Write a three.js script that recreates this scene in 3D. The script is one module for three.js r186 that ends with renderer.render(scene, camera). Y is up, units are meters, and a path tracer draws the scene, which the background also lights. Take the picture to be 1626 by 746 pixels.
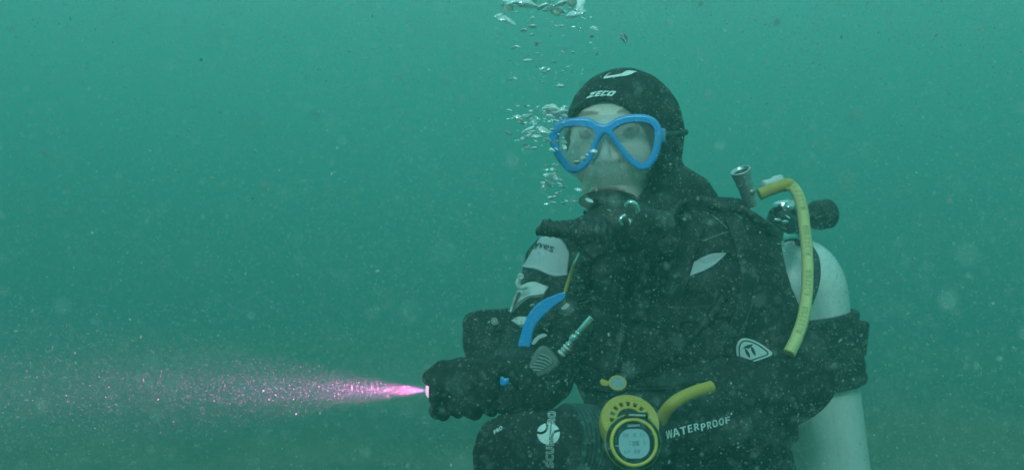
import * as THREE from 'three';
import { ImprovedNoise } from 'three/addons/math/ImprovedNoise.js';
import { mergeGeometries, mergeVertices } from 'three/addons/utils/BufferGeometryUtils.js';
import { RoundedBoxGeometry } from 'three/addons/geometries/RoundedBoxGeometry.js';

// ------------------------------------------------------------------ camera, light, water
const scene = new THREE.Scene();
const EYE = 1.5, BED = -0.35, FOCAL = 1408;                       // camera height and seabed level in metres; focal length in photo pixels
const camera = new THREE.PerspectiveCamera(29.66, 1626 / 746, 0.05, 200);
camera.position.set(0, EYE, 0);
camera.lookAt(0, EYE, -5);
camera.focus = 1.18;
camera.userData.fStop = 3.4;
const renderer = new THREE.WebGLRenderer();
renderer.toneMapping = THREE.LinearToneMapping;
renderer.toneMappingExposure = 1;
renderer.shadowMap.enabled = true;

// light from above: bright round window of the surface overhead, dim green water to the sides
{
  const W = 256, H = 128, d = new Float32Array(W * H * 4);
  for (let r = 0; r < H; r++) {
    const y = Math.sin(((r + 0.5) / H - 0.5) * Math.PI), t = THREE.MathUtils.smoothstep(y, -0.18, 0.75);
    for (let c = 0; c < W; c++) d.set([0.012 + t * 0.5, 0.045 + t * 1.24, 0.044 + t * 1.22, 1], (r * W + c) * 4);
  }
  const sky = new THREE.DataTexture(d, W, H, THREE.RGBAFormat, THREE.FloatType);
  sky.mapping = THREE.EquirectangularReflectionMapping; sky.magFilter = THREE.LinearFilter; sky.needsUpdate = true;
  scene.background = sky; scene.environment = sky;
}
const sun = new THREE.DirectionalLight(new THREE.Color().setRGB(0.6, 1, 0.99), 3.7);
sun.position.set(-2.4, 6.4, 6.0); sun.target.position.set(0.3, 1.4, -1.3);
sun.castShadow = true; sun.shadow.radius = 30; sun.shadow.mapSize.set(2048, 2048);
Object.assign(sun.shadow.camera, { left: -3, right: 3, top: 3, bottom: -3, near: 0.1, far: 20 });
scene.add(sun, sun.target);
scene.fog = new THREE.FogExp2(new THREE.Color().setRGB(0.2, 0.95, 0.77), 0.2);   // turbid green water

// ------------------------------------------------------------------ helpers
const V = (x, y, z) => new THREE.Vector3(x, y, z);
function rng(seed) { let a = seed >>> 0; return () => { a = (a + 0x6d2b79f5) | 0; let t = Math.imul(a ^ (a >>> 15), 1 | a); t = (t + Math.imul(t ^ (t >>> 7), 61 | t)) ^ t; return ((t ^ (t >>> 14)) >>> 0) / 4294967296; }; }
const noiseSource = new ImprovedNoise(), noise = (x, y, z) => noiseSource.noise(x + 31.7, y + 17.3, z + 5.9);
const STAND = V(0, EYE, 0);                            // where the photo was taken from
const P = (px, py, d) => V((px - 813) / FOCAL * d, EYE - (py - 373) / FOCAL * d, -d);            // a point at a photo pixel and a depth
const rayOf = (px, py) => V((px - 813) / FOCAL, -(py - 373) / FOCAL, -1).normalize();
const lin = (r, g, b) => new THREE.Color().setRGB(r, g, b);
const mat = (r, g, b, o = {}) => new THREE.MeshStandardMaterial({ color: lin(r, g, b), roughness: 0.7, ...o });
const phys = (r, g, b, o = {}) => new THREE.MeshPhysicalMaterial({ color: lin(r, g, b), roughness: 0.5, ...o });
const taken = new Map();
function numbered(name) { const n = taken.get(name) ?? 0; taken.set(name, n + 1); return n ? `${name}_${String(n).padStart(3, '0')}` : name; }
function shade(o) { o.castShadow = true; o.receiveShadow = true; return o; }
function tag(o, label, category, group) { o.userData.label = label; o.userData.category = category; if (group) o.userData.group = group; return o; }
function thing(name, label, category, at, group) { const g = new THREE.Group(); g.name = numbered(name); if (at) g.position.copy(at); scene.add(g); return tag(g, label, category, group); }
// geometry given in world metres becomes a part of its parent, in the parent's own axes
function part(name, geometry, material, parent, label) {
  const m = shade(new THREE.Mesh(geometry, material)); m.name = name;
  parent.updateWorldMatrix(true, false);
  geometry.applyMatrix4(parent.matrixWorld.clone().invert());
  parent.add(m); if (label) m.userData.label = label;
  return m;
}
function single(name, geometry, material, label, category, group) {
  geometry.computeBoundingBox(); const c = geometry.boundingBox.getCenter(V(0, 0, 0)); geometry.translate(-c.x, -c.y, -c.z);
  const m = shade(new THREE.Mesh(geometry, material)); m.name = numbered(name); m.position.copy(c); scene.add(m); return tag(m, label, category, group);
}
const curve = (pts) => new THREE.CatmullRomCurve3(pts, false, 'centripetal');
const tube = (pts, r, n = 60, k = 14) => capped(new THREE.TubeGeometry(curve(pts), n, r, k, false), pts, r, n, k);
function capped(g, pts, r, n, k) {
  const c = curve(pts), ends = [[0, -1], [1, 1]].map(([t, s]) => { const q = new THREE.CircleGeometry(r, k), d = c.getTangentAt(t).multiplyScalar(s); q.applyQuaternion(new THREE.Quaternion().setFromUnitVectors(V(0, 0, 1), d)); const p = c.getPointAt(t); return q.translate(p.x, p.y, p.z); });
  return mergeGeometries([g, ...ends]);
}
// a turned shape: profile [[radius, along]...] about the line from a towards b
function turned(profile, a, b, k = 32) {
  const g = new THREE.LatheGeometry(profile.map(([r, y]) => new THREE.Vector2(r, y)), k);
  g.applyQuaternion(new THREE.Quaternion().setFromUnitVectors(V(0, 1, 0), b.clone().sub(a).normalize()));
  return g.translate(a.x, a.y, a.z);
}
// a plane in the place, facing the given direction; outlines read off the photo are laid on it and given thickness
function plate(px, py, d, nx, ny, nz) {
  const o = P(px, py, d), n = V(nx, ny, nz).normalize(), x = V(0, 1, 0).cross(n).normalize(), y = n.clone().cross(x), m = new THREE.Matrix4().makeBasis(x, y, n).setPosition(o);
  const flat = ([u, v]) => { const r = rayOf(u, v), t = o.clone().sub(STAND).dot(n) / r.dot(n), p = STAND.clone().addScaledVector(r, t).sub(o); return new THREE.Vector2(p.dot(x), p.dot(y)); };
  return { o, n, x, y, m, flat };
}
function smoothLoop(pts, n) { const c = new THREE.CatmullRomCurve3(pts.map((p) => V(p.x, p.y, 0)), true, 'centripetal'); return c.getPoints(n).slice(0, -1).map((p) => new THREE.Vector2(p.x, p.y)); }
function slab(pl, outline, { holes = [], depth = 0.01, bevel = 0.002, smooth = 80, back = 0, seg = 3 } = {}) {
  const loop = (o) => { const q = o.map(pl.flat); return smooth ? smoothLoop(q, smooth) : q; };
  const s = new THREE.Shape(loop(outline)); for (const h of holes) s.holes.push(new THREE.Path(loop(h)));
  const g = new THREE.ExtrudeGeometry(s, { depth, bevelEnabled: bevel > 0, bevelThickness: bevel, bevelSize: bevel, bevelOffset: -bevel, bevelSegments: seg, curveSegments: 12 });
  return g.translate(0, 0, -depth - bevel - back).applyMatrix4(pl.m);
}
function canvas(w, h, draw, worn = 0) {
  const c = document.createElement('canvas'); c.width = w; c.height = h; const x = c.getContext('2d'); x.clearRect(0, 0, w, h); draw(x, w, h);
  if (worn) { const R = rng(w * 7 + h); x.globalCompositeOperation = 'destination-out'; for (let i = 0; i < worn; i++) { x.beginPath(); x.arc(R() * w, R() * h, 0.5 + 3.2 * R() ** 3, 0, 7); x.fill(); } }
  const t = new THREE.CanvasTexture(c); t.colorSpace = THREE.SRGBColorSpace; t.magFilter = THREE.LinearFilter; return t;
}

// ------------------------------------------------------------------ distance fields for bodies and cloth
const smin = (a, b, k) => { const h = Math.max(k - Math.abs(a - b), 0) / k; return Math.min(a, b) - h * h * k * 0.25; };
const smax = (a, b, k) => -smin(-a, -b, k);
function cone(a, b, ra, rb) {                          // tapered capsule
  const bx = b.x - a.x, by = b.y - a.y, bz = b.z - a.z, l2 = bx * bx + by * by + bz * bz || 1e-9;
  return (x, y, z) => { const px = x - a.x, py = y - a.y, pz = z - a.z, t = Math.min(1, Math.max(0, (px * bx + py * by + pz * bz) / l2)); return Math.hypot(px - bx * t, py - by * t, pz - bz * t) - (ra + (rb - ra) * t); };
}
function ball(c, rx, ry, rz, yaw = 0) {                // turned ellipsoid
  const s = Math.sin(yaw), k = Math.cos(yaw);
  return (x, y, z) => { const dx = x - c.x, dy = (y - c.y) / ry, dz = z - c.z, u = (dx * k - dz * s) / rx, w = (dx * s + dz * k) / rz, q = Math.hypot(u, dy, w), g = Math.hypot(u / rx, dy / ry, w / rz); return g < 1e-9 ? -Math.min(rx, ry, rz) : q * (q - 1) / g; };
}
// naive surface nets: the zero surface of f inside a box, as one smooth mesh
function skin(f, lo, hi, cell, color) {
  const n = [0, 1, 2].map((i) => Math.ceil((hi.getComponent(i) - lo.getComponent(i)) / cell) + 1), [nx, ny, nz] = n, val = new Float32Array(nx * ny * nz);
  for (let k = 0, i = 0; k < nz; k++) for (let j = 0; j < ny; j++) for (let h = 0; h < nx; h++, i++) val[i] = f(lo.x + h * cell, lo.y + j * cell, lo.z + k * cell);
  const id = new Int32Array(nx * ny * nz).fill(-1), pos = [], idx = [], at = (h, j, k) => (k * ny + j) * nx + h;
  const E = [[0, 1], [2, 3], [4, 5], [6, 7], [0, 2], [1, 3], [4, 6], [5, 7], [0, 4], [1, 5], [2, 6], [3, 7]];
  for (let k = 0; k < nz - 1; k++) for (let j = 0; j < ny - 1; j++) for (let h = 0; h < nx - 1; h++) {
    const c = []; let m = 0;
    for (let q = 0; q < 8; q++) { c[q] = val[at(h + (q & 1), j + ((q >> 1) & 1), k + (q >> 2))]; if (c[q] < 0) m |= 1 << q; }
    if (m === 0 || m === 255) continue;
    let sx = 0, sy = 0, sz = 0, cnt = 0;
    for (const [a, b] of E) if ((c[a] < 0) !== (c[b] < 0)) { const t = c[a] / (c[a] - c[b]); sx += (a & 1) + t * ((b & 1) - (a & 1)); sy += ((a >> 1) & 1) + t * (((b >> 1) & 1) - ((a >> 1) & 1)); sz += (a >> 2) + t * ((b >> 2) - (a >> 2)); cnt++; }
    id[at(h, j, k)] = pos.length / 3; pos.push(lo.x + (h + sx / cnt) * cell, lo.y + (j + sy / cnt) * cell, lo.z + (k + sz / cnt) * cell);
  }
  const step = [1, nx, nx * ny];
  for (let k = 1; k < nz - 1; k++) for (let j = 1; j < ny - 1; j++) for (let h = 1; h < nx - 1; h++) {
    const i = at(h, j, k), inside = val[i] < 0;
    for (let a = 0; a < 3; a++) {
      if (inside === (val[i + step[a]] < 0)) continue;
      const u = step[(a + 1) % 3], w = step[(a + 2) % 3], q = [id[i], id[i - u], id[i - u - w], id[i - w]];
      if (q.some((x) => x < 0)) continue;
      if (inside) idx.push(q[0], q[1], q[2], q[0], q[2], q[3]); else idx.push(q[0], q[2], q[1], q[0], q[3], q[2]);
    }
  }
  const g = new THREE.BufferGeometry(), e = 0.0015, nor = new Float32Array(pos.length), col = color && new Float32Array(pos.length);
  for (let i = 0; i < pos.length; i += 3) {
    for (let r = 0; r < 2; r++) {
      const [x, y, z] = [pos[i], pos[i + 1], pos[i + 2]];
      let a = f(x + e, y, z) - f(x - e, y, z), b = f(x, y + e, z) - f(x, y - e, z), c = f(x, y, z + e) - f(x, y, z - e); const l = Math.hypot(a, b, c) || 1; a /= l; b /= l; c /= l;
      if (!r) { const d = Math.max(-cell, Math.min(cell, f(x, y, z) / Math.max(0.4, l / (2 * e)))) * 0.8; pos[i] -= a * d; pos[i + 1] -= b * d; pos[i + 2] -= c * d; } else nor.set([a, b, c], i);
    }
    if (color) col.set(color(pos[i], pos[i + 1], pos[i + 2]), i);
  }
  g.setAttribute('position', new THREE.Float32BufferAttribute(pos, 3)); g.setAttribute('normal', new THREE.BufferAttribute(nor, 3)); if (color) g.setAttribute('color', new THREE.BufferAttribute(col, 3));
  g.setIndex(idx); return g;
}
const gradient = (f, p) => { const e = 0.002; return V(f(p.x + e, p.y, p.z) - f(p.x - e, p.y, p.z), f(p.x, p.y + e, p.z) - f(p.x, p.y - e, p.z), f(p.x, p.y, p.z + e) - f(p.x, p.y, p.z - e)).normalize(); };
function meet(f, from, dir, far = 2.2, start = 0.6) { let t = start; for (let i = 0; i < 220 && t < far; i++) { const p = from.clone().addScaledVector(dir, t), d = f(p.x, p.y, p.z); if (d < 0.0004) return p; t += Math.max(0.0005, d * 0.6); } return null; }
const touch = (f, px, py, lift = 0) => { const p = meet(f, STAND, rayOf(px, py)); return p && p.addScaledVector(gradient(f, p), lift); };
// a piece of sheet lying on a body between two edges, thickness th
function sheet(f, A, B, { n = 24, m = 8, lift = 0.003, th = 0.002 } = {}) {
  const ca = curve(A.map(([x, y]) => V(x, y, 0))), cb = curve(B.map(([x, y]) => V(x, y, 0))), out = [], inn = []; let lost = P(A[0][0], A[0][1], 1.3);
  for (let i = 0; i <= n; i++) for (let j = 0; j <= m; j++) {
    const q = ca.getPoint(i / n).lerp(cb.getPoint(i / n), j / m); let p = meet(f, STAND, rayOf(q.x, q.y)); const hit = !!p; p = p ?? P(q.x, q.y, -lost.z); lost = p;
    const g = hit ? gradient(f, p) : V(0, 0, 1); out.push(p.clone().addScaledVector(g, lift)); inn.push(p.clone().addScaledVector(g, lift - th));
  }
  const pos = [...out, ...inn].flatMap((p) => [p.x, p.y, p.z]), N = out.length, w = m + 1, idx = [], quad = (a, b, c, d) => idx.push(a, b, c, a, c, d);
  for (let i = 0; i < n; i++) for (let j = 0; j < m; j++) { const a = i * w + j; quad(a, a + 1, a + w + 1, a + w); quad(N + a, N + a + w, N + a + w + 1, N + a + 1); }
  for (let i = 0; i < n; i++) for (const j of [0, m]) { const a = i * w + j; quad(a, a + w, N + a + w, N + a); }
  for (let j = 0; j < m; j++) for (const i of [0, n]) { const a = i * w + j; quad(a, a + 1, N + a + 1, N + a); }
  const g = new THREE.BufferGeometry(); g.setAttribute('position', new THREE.Float32BufferAttribute(pos, 3)); g.setIndex(idx); g.computeVertexNormals(); return g;
}
// a print lying on a body: a rectangle of w by h metres round the point met at a pixel, with uv 0..1 across it
function print(f, px, py, w, h, turn, lift = 0.0025, n = 20, m = 8) {
  const c = touch(f, px, py), N = gradient(f, c), right = touch(f, px + 12, py) ?? c.clone().add(V(0.01, 0, 0)), x0 = right.sub(c).addScaledVector(N, -right.dot(N)).normalize(), y0 = N.clone().cross(x0);
  const x = x0.clone().multiplyScalar(Math.cos(turn)).addScaledVector(y0, Math.sin(turn)), y = N.clone().cross(x), g = new THREE.PlaneGeometry(w, h, n, m), p = g.attributes.position;
  for (let i = 0; i < p.count; i++) {
    const q = c.clone().addScaledVector(x, p.getX(i)).addScaledVector(y, p.getY(i)); let s = 0.03;
    for (let k = 0; k < 60; k++) { const a = q.clone().addScaledVector(N, s), d = f(a.x, a.y, a.z); if (d < 0.0004 || s < -0.05) break; s -= Math.max(0.0004, d * 0.6); }
    q.addScaledVector(N, s); const gr = gradient(f, q); q.addScaledVector(gr, lift); p.setXYZ(i, q.x, q.y, q.z);
  }
  g.computeVertexNormals(); return g;
}
const inked = (texture, o = {}) => new THREE.MeshStandardMaterial({ map: texture, roughness: 0.6, alphaTest: 0.5, ...o });

// ------------------------------------------------------------------ the setting: seabed, surface overhead
{
  const g = new THREE.PlaneGeometry(90, 90, 260, 260).rotateX(-Math.PI / 2), p = g.attributes.position, col = new Float32Array(p.count * 3);
  for (let i = 0; i < p.count; i++) {
    const x = p.getX(i), z = p.getZ(i) - 22, r = Math.hypot(x, z);
    p.setY(i, noise(x * 0.35, 0, z * 0.35) * 0.16 + noise(x * 1.1, 3, z * 1.1) * 0.06 + noise(x * 0.06, 8, z * 0.06) * 0.5 * Math.min(1, r / 12));
    const weed = noise(x * 0.5, 11, z * 0.5) + 0.5 * noise(x * 1.7, 5, z * 1.7), k = THREE.MathUtils.smoothstep(weed, -0.1, 0.35);
    col.set([0.34 - 0.22 * k, 0.2 - 0.12 * k, 0.07 - 0.045 * k], i * 3);
  }
  g.setAttribute('color', new THREE.BufferAttribute(col, 3)); g.computeVertexNormals();
  const bed = shade(new THREE.Mesh(g, new THREE.MeshStandardMaterial({ vertexColors: true, roughness: 1 }))); bed.name = 'seabed'; bed.position.set(0, BED, -22); bed.userData.kind = 'structure'; scene.add(bed);
  const s = new THREE.PlaneGeometry(90, 90, 200, 200).rotateX(Math.PI / 2), q = s.attributes.position;
  for (let i = 0; i < q.count; i++) q.setY(i, noise(q.getX(i) * 0.6, 40, q.getZ(i) * 0.6) * 0.12);
  s.computeVertexNormals();
  const top = new THREE.Mesh(s, phys(1, 1, 1, { transmission: 1, roughness: 0, ior: 1.1 })); top.name = 'water_surface'; top.position.set(0, 3.7, -22); top.userData.kind = 'structure'; scene.add(top);
  // loose stones on the seabed
  const R = rng(77), stone = new THREE.IcosahedronGeometry(1, 2), sp = stone.attributes.position;
  for (let i = 0; i < sp.count; i++) { const v = V(sp.getX(i), sp.getY(i), sp.getZ(i)); v.multiplyScalar(1 + 0.35 * noise(v.x * 1.3, v.y * 1.3, v.z * 1.3)); sp.setXYZ(i, v.x, v.y * 0.6, v.z); }
  stone.computeVertexNormals();
  const rub = shade(new THREE.InstancedMesh(stone, mat(1, 1, 1, { roughness: 1 }), 900)), o = new THREE.Object3D();
  for (let i = 0; i < 900; i++) {
    const d = 5 + 16 * R(), x = (R() - 0.5) * d * 1.6, s0 = 0.02 + 0.1 * R() ** 3; o.position.set(x, BED + noise(x * 0.35, 0, -d * 0.35) * 0.16, -d); o.rotation.set(R(), R() * 6, R()); o.scale.set(s0, s0 * (0.6 + 0.6 * R()), s0 * (0.7 + 0.6 * R())); o.updateMatrix(); rub.setMatrixAt(i, o.matrix);
    const c = 0.06 + 0.12 * R(); rub.setColorAt(i, lin(c, c * 0.9, c * 0.6));
  }
  rub.name = 'seabed_rubble'; rub.userData.kind = 'stuff'; rub.userData.label = 'loose brown stones scattered over the dim seabed'; scene.add(rub);
}

// ------------------------------------------------------------------ materials
const neoprene = mat(0.011, 0.012, 0.013, { roughness: 0.78 }), nylon = mat(0.009, 0.0095, 0.01, { roughness: 0.7 }), rubber = mat(0.012, 0.012, 0.012, { roughness: 0.5 });
const greyCloth = mat(0.5, 0.54, 0.57, { roughness: 0.75 }), paleCloth = mat(0.68, 0.7, 0.7, { roughness: 0.7 }), chrome = mat(0.82, 0.83, 0.84, { metalness: 1, roughness: 0.16 }), steel = mat(0.62, 0.65, 0.66, { metalness: 0.75, roughness: 0.35 });
const yellowRubber = mat(0.56, 0.39, 0.06, { roughness: 0.5 }), bluePlastic = phys(0.035, 0.34, 0.86, { roughness: 0.25, clearcoat: 1, clearcoatRoughness: 0.2 }), whitePlastic = mat(0.72, 0.74, 0.74, { roughness: 0.45 });
const silicone = phys(1, 1, 1, { transmission: 0.8, roughness: 0.4, ior: 1.35 }), pane = phys(0.93, 0.97, 0.96, { transmission: 1, roughness: 0.47, ior: 1.5 });

// ------------------------------------------------------------------ the diver: joints and fields
const HEAD = P(990, 222, 1.37), HY = 0.38, hF = V(-Math.sin(HY), 0, Math.cos(HY)), hR = V(Math.cos(HY), 0, Math.sin(HY));
const hl = (r, u, f) => HEAD.clone().addScaledVector(hR, r).add(V(0, u, 0)).addScaledVector(hF, f);
const TY = 0.7, tF = V(-Math.sin(TY), 0, Math.cos(TY)), tR = V(Math.cos(TY), 0, Math.sin(TY));
const NECK = P(1052, 366, 1.43), CHEST = P(1086, 470, 1.42), BELLY = P(1092, 640, 1.42), HIP = P(1098, 800, 1.43);
const tl = (c, r, u, f) => c.clone().addScaledVector(tR, r).add(V(0, u, 0)).addScaledVector(tF, f);
const J = {
  shoulderFar: P(896, 428, 1.46), elbowFar: P(848, 590, 1.36), wristFar: P(815, 614, 1.24),
  shoulderNear: P(1138, 412, 1.32), elbowNear: P(1246, 598, 1.31), wristNear: P(965, 702, 1.1),
};
const head = (() => {
  const skull = ball(hl(0, 0.01, -0.006), 0.081, 0.09, 0.098, -HY), face = ball(hl(0, -0.03, 0.028), 0.062, 0.084, 0.073, -HY), jaw = ball(hl(0, -0.096, 0.036), 0.044, 0.036, 0.05, -HY);
  const nose = cone(hl(0, 0.004, 0.09), hl(0, -0.03, 0.104), 0.0075, 0.0115), wingA = ball(hl(0.013, -0.038, 0.1), 0.009, 0.008, 0.011, -HY), wingB = ball(hl(-0.013, -0.038, 0.1), 0.009, 0.008, 0.011, -HY);
  const brow = cone(hl(-0.034, 0.024, 0.08), hl(0.034, 0.024, 0.08), 0.013, 0.013), lips = cone(hl(-0.018, -0.085, 0.084), hl(0.018, -0.085, 0.084), 0.008, 0.008);
  const cheekA = ball(hl(0.04, -0.032, 0.068), 0.026, 0.026, 0.024, -HY), cheekB = ball(hl(-0.04, -0.032, 0.068), 0.026, 0.026, 0.024, -HY), pitA = ball(hl(0.032, 0.004, 0.106), 0.019, 0.013, 0.022, -HY), pitB = ball(hl(-0.032, 0.004, 0.106), 0.019, 0.013, 0.022, -HY);
  return (x, y, z) => { let d = smin(skull(x, y, z), face(x, y, z), 0.03); d = smin(d, jaw(x, y, z), 0.03); d = smin(d, brow(x, y, z), 0.012); d = smin(d, cheekA(x, y, z), 0.02); d = smin(d, cheekB(x, y, z), 0.02); d = smax(d, -pitA(x, y, z), 0.012); d = smax(d, -pitB(x, y, z), 0.012); d = smin(d, nose(x, y, z), 0.014); d = smin(d, wingA(x, y, z), 0.006); d = smin(d, wingB(x, y, z), 0.006); return smin(d, lips(x, y, z), 0.008); };
})();
const neck = cone(hl(0.0, -0.06, -0.03), NECK.clone().add(V(0, -0.02, 0)), 0.06, 0.066);
const torso = (() => {
  const parts = [ball(CHEST.clone().add(V(-0.008, 0.01, 0)), 0.158, 0.175, 0.112, -TY), ball(BELLY.clone().add(V(0, 0.02, 0)), 0.158, 0.19, 0.12, -TY), ball(HIP, 0.17, 0.13, 0.13, -TY)];
  const slope = [cone(NECK, J.shoulderFar, 0.06, 0.05), cone(NECK, J.shoulderNear, 0.05, 0.058)];
  return (x, y, z) => { let d = parts[0](x, y, z); for (let i = 1; i < 3; i++) d = smin(d, parts[i](x, y, z), 0.08); for (const s of slope) d = smin(d, s(x, y, z), 0.05); return d; };
})();
const kneeA = tl(HIP, -0.1, -0.42, 0.09), kneeB = tl(HIP, 0.1, -0.42, 0.07), ankleA = tl(HIP, -0.11, -0.82, -0.03), ankleB = tl(HIP, 0.11, -0.82, -0.05);
const legs = [cone(tl(HIP, -0.09, -0.03, 0), kneeA, 0.095, 0.062), cone(tl(HIP, 0.09, -0.03, 0), kneeB, 0.095, 0.062), cone(kneeA, ankleA, 0.06, 0.043), cone(kneeB, ankleB, 0.06, 0.043), cone(ankleA, tl(ankleA, -0.02, -0.08, 0.16), 0.045, 0.032), cone(ankleB, tl(ankleB, 0.03, -0.08, 0.16), 0.045, 0.032)];
const arms = [[cone(J.shoulderFar, J.elbowFar, 0.054, 0.05), cone(J.elbowFar, J.wristFar, 0.05, 0.038)], [cone(J.shoulderNear, J.elbowNear, 0.068, 0.058), cone(J.elbowNear, J.wristNear, 0.057, 0.04)]];
const folds = (x, y, z) => 0.004 * noise(x * 14, y * 34, z * 14) + 0.0012 * noise(x * 60, y * 80, z * 60);
const bare = (x, y, z) => { let d = smin(torso(x, y, z), neck(x, y, z), 0.05); for (const a of arms) d = smin(d, smin(a[0](x, y, z), a[1](x, y, z), 0.03), 0.035); for (let i = 0; i < 6; i++) d = smin(d, legs[i](x, y, z), 0.04); return d; };
const suit = (x, y, z) => bare(x, y, z) - 0.006 + folds(x, y, z);
const hoodField = (() => {
  const bib = ball(NECK.clone().add(V(0.0, 0, 0.02)), 0.105, 0.055, 0.095, -TY), roll = ball(P(1090, 316, 1.37), 0.036, 0.034, 0.04);
  return (x, y, z) => {
    let d = smin(head(x, y, z) - 0.004, neck(x, y, z) - 0.006, 0.035); d = smin(d, bib(x, y, z), 0.05); d = smin(d, roll(x, y, z), 0.03) - 0.006 + 0.0016 * noise(x * 40, y * 60, z * 40);
    const dx = x - HEAD.x, dy = y - HEAD.y, dz = z - HEAD.z, r = dx * hR.x + dz * hR.z, f = dx * hF.x + dz * hF.z, hole = Math.max((Math.hypot((r + 0.01) / 0.072, (dy + 0.034) / 0.081) - 1) * 0.072, 0.01 - f);
    const cheek = Math.max((Math.hypot((r + 0.085) / 0.05, (dy + 0.075) / 0.055) - 1) * 0.05, -0.05 - f);
    return smax(smax(d, -hole, 0.008), -cheek, 0.008);
  };
})();

const diver = thing('person', 'scuba diver in a black wetsuit, hood and gloves, pointing a lit torch sideways', 'person', V(CHEST.x, 0, CHEST.z));
{
  // body: skin of head, neck and trunk in one piece; only the face shows
  const shell = (x, y, z) => Math.min(smin(head(x, y, z), neck(x, y, z), 0.03), bare(x, y, z) + 0.012);
  const mouth = hl(0, -0.085, 0.088), browA = hl(0.034, 0.03, 0.09), browB = hl(-0.034, 0.03, 0.09);
  const tone = (x, y, z) => {
    const lip = Math.hypot((x - mouth.x) / 0.026, (y - mouth.y) / 0.008, (z - mouth.z) / 0.03) < 1, hair = [browA, browB].some((b) => Math.hypot((x - b.x) / 0.02, (y - b.y) / 0.0045, (z - b.z) / 0.03) < 1), n = 1 + 0.1 * noise(x * 90, y * 90, z * 90);
    return hair ? [0.3, 0.23, 0.19] : lip ? [0.42, 0.17, 0.15] : [0.78 * n, 0.66 * n, 0.58 * n];
  };
  const flesh = new THREE.MeshPhysicalMaterial({ vertexColors: true, roughness: 0.55 });
  const coarse = skin((x, y, z) => Math.max(shell(x, y, z), y - (HEAD.y - 0.14)), V(-0.1, 0.0, -1.75), V(0.6, 1.62, -1.0), 0.016, () => [0.66, 0.5, 0.42]);
  const fine = skin((x, y, z) => Math.max(smin(head(x, y, z), neck(x, y, z), 0.03), HEAD.y - 0.17 - y), HEAD.clone().add(V(-0.14, -0.19, -0.15)), HEAD.clone().add(V(0.14, 0.15, 0.16)), 0.0034, tone);
  part('body', mergeGeometries([coarse, fine]), flesh, diver, 'pale face behind the mask');
  for (const s of [-1, 1]) {
    const c = hl(0.032 * s, 0.004, 0.082), look = hF.clone().add(V(0.1, 0, 0.1)).normalize(), eye = part('eye', new THREE.SphereGeometry(0.0125, 24, 16).translate(c.x, c.y, c.z), mat(0.26, 0.25, 0.23, { roughness: 0.2 }), diver);
    const disc = (r, o) => { const g = new THREE.SphereGeometry(r, 20, 12, 0, Math.PI * 2, 0, 0.9); g.applyQuaternion(new THREE.Quaternion().setFromUnitVectors(V(0, 1, 0), look)); const q = c.clone().addScaledVector(look, o); return g.translate(q.x, q.y, q.z); };
    part('iris', disc(0.0068, 0.0072), mat(0.05, 0.045, 0.03, { roughness: 0.1 }), eye); part('pupil', disc(0.0034, 0.0107), mat(0.004, 0.004, 0.004, { roughness: 0.1 }), eye);
    const lid = new THREE.SphereGeometry(0.0138, 24, 12, 0, Math.PI * 2, 0, 1.47); lid.applyQuaternion(new THREE.Quaternion().setFromUnitVectors(V(0, 1, 0), hF.clone().multiplyScalar(0.75).add(V(0, 1, 0)).normalize())); part('eyelid', lid.translate(c.x, c.y, c.z), mat(0.58, 0.43, 0.36), diver);
    const low = new THREE.SphereGeometry(0.0136, 24, 12, 0, Math.PI * 2, 0, 1.05); low.applyQuaternion(new THREE.Quaternion().setFromUnitVectors(V(0, 1, 0), hF.clone().multiplyScalar(0.6).add(V(0, -1, 0)).normalize())); part('eyelid', low.translate(c.x, c.y, c.z), mat(0.58, 0.43, 0.36), diver);
  }
  const wetsuit = part('wetsuit', skin((x, y, z) => Math.max(suit(x, y, z), y - (NECK.y + 0.05)), V(-0.12, -0.02, -1.78), V(0.66, 1.66, -0.98), 0.0085), neoprene, diver);
  const hood = part('hood', skin((x, y, z) => Math.max(hoodField(x, y, z), NECK.y - 0.06 - y), V(HEAD.x - 0.16, NECK.y - 0.09, HEAD.z - 0.2), V(HEAD.x + 0.28, HEAD.y + 0.17, HEAD.z + 0.19), 0.0045), neoprene, diver);
  // prints on the hood
  const word = (text, o = {}) => canvas(512, 160, (x) => { x.fillStyle = o.ink ?? '#eef4f4'; x.font = `${o.style ?? 'italic bold'} ${o.size ?? 120}px sans-serif`; x.textAlign = 'center'; x.textBaseline = 'middle'; x.save(); x.translate(256, 84); x.scale(o.wide ?? 1, 1); x.fillText(text, 0, 0); x.restore(); }, 260);
  const zero = canvas(512, 160, (x) => {   // heavy slanted letters, each stroke a block
    x.setTransform(1, 0, -0.38, 1, 60, 0); x.fillStyle = '#f2f8f8';
    const L = (a) => { x.beginPath(); a.forEach(([p, q], i) => (i ? x.lineTo(p, q) : x.moveTo(p, q))); x.closePath(); x.fill(); };
    L([[0, 22], [120, 22], [120, 55], [52, 104], [118, 104], [118, 138], [-16, 146], [-16, 110], [58, 56], [0, 56]]);
    L([[138, 22], [232, 22], [232, 50], [174, 50], [174, 66], [220, 66], [220, 92], [174, 92], [174, 110], [232, 110], [232, 138], [138, 138]]);
    L([[246, 22], [336, 22], [336, 50], [282, 50], [282, 110], [340, 110], [340, 138], [246, 138]]); 
    x.beginPath(); x.roundRect(352, 22, 104, 116, 26); x.roundRect(386, 54, 38, 52, 10); x.fill('evenodd');
  }, 420);
  part('lettering', print(hoodField, 955, 150, 0.045, 0.0145, 0.05, 0.002), inked(zero), hood, 'white slanted brand lettering on the hood front');
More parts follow.
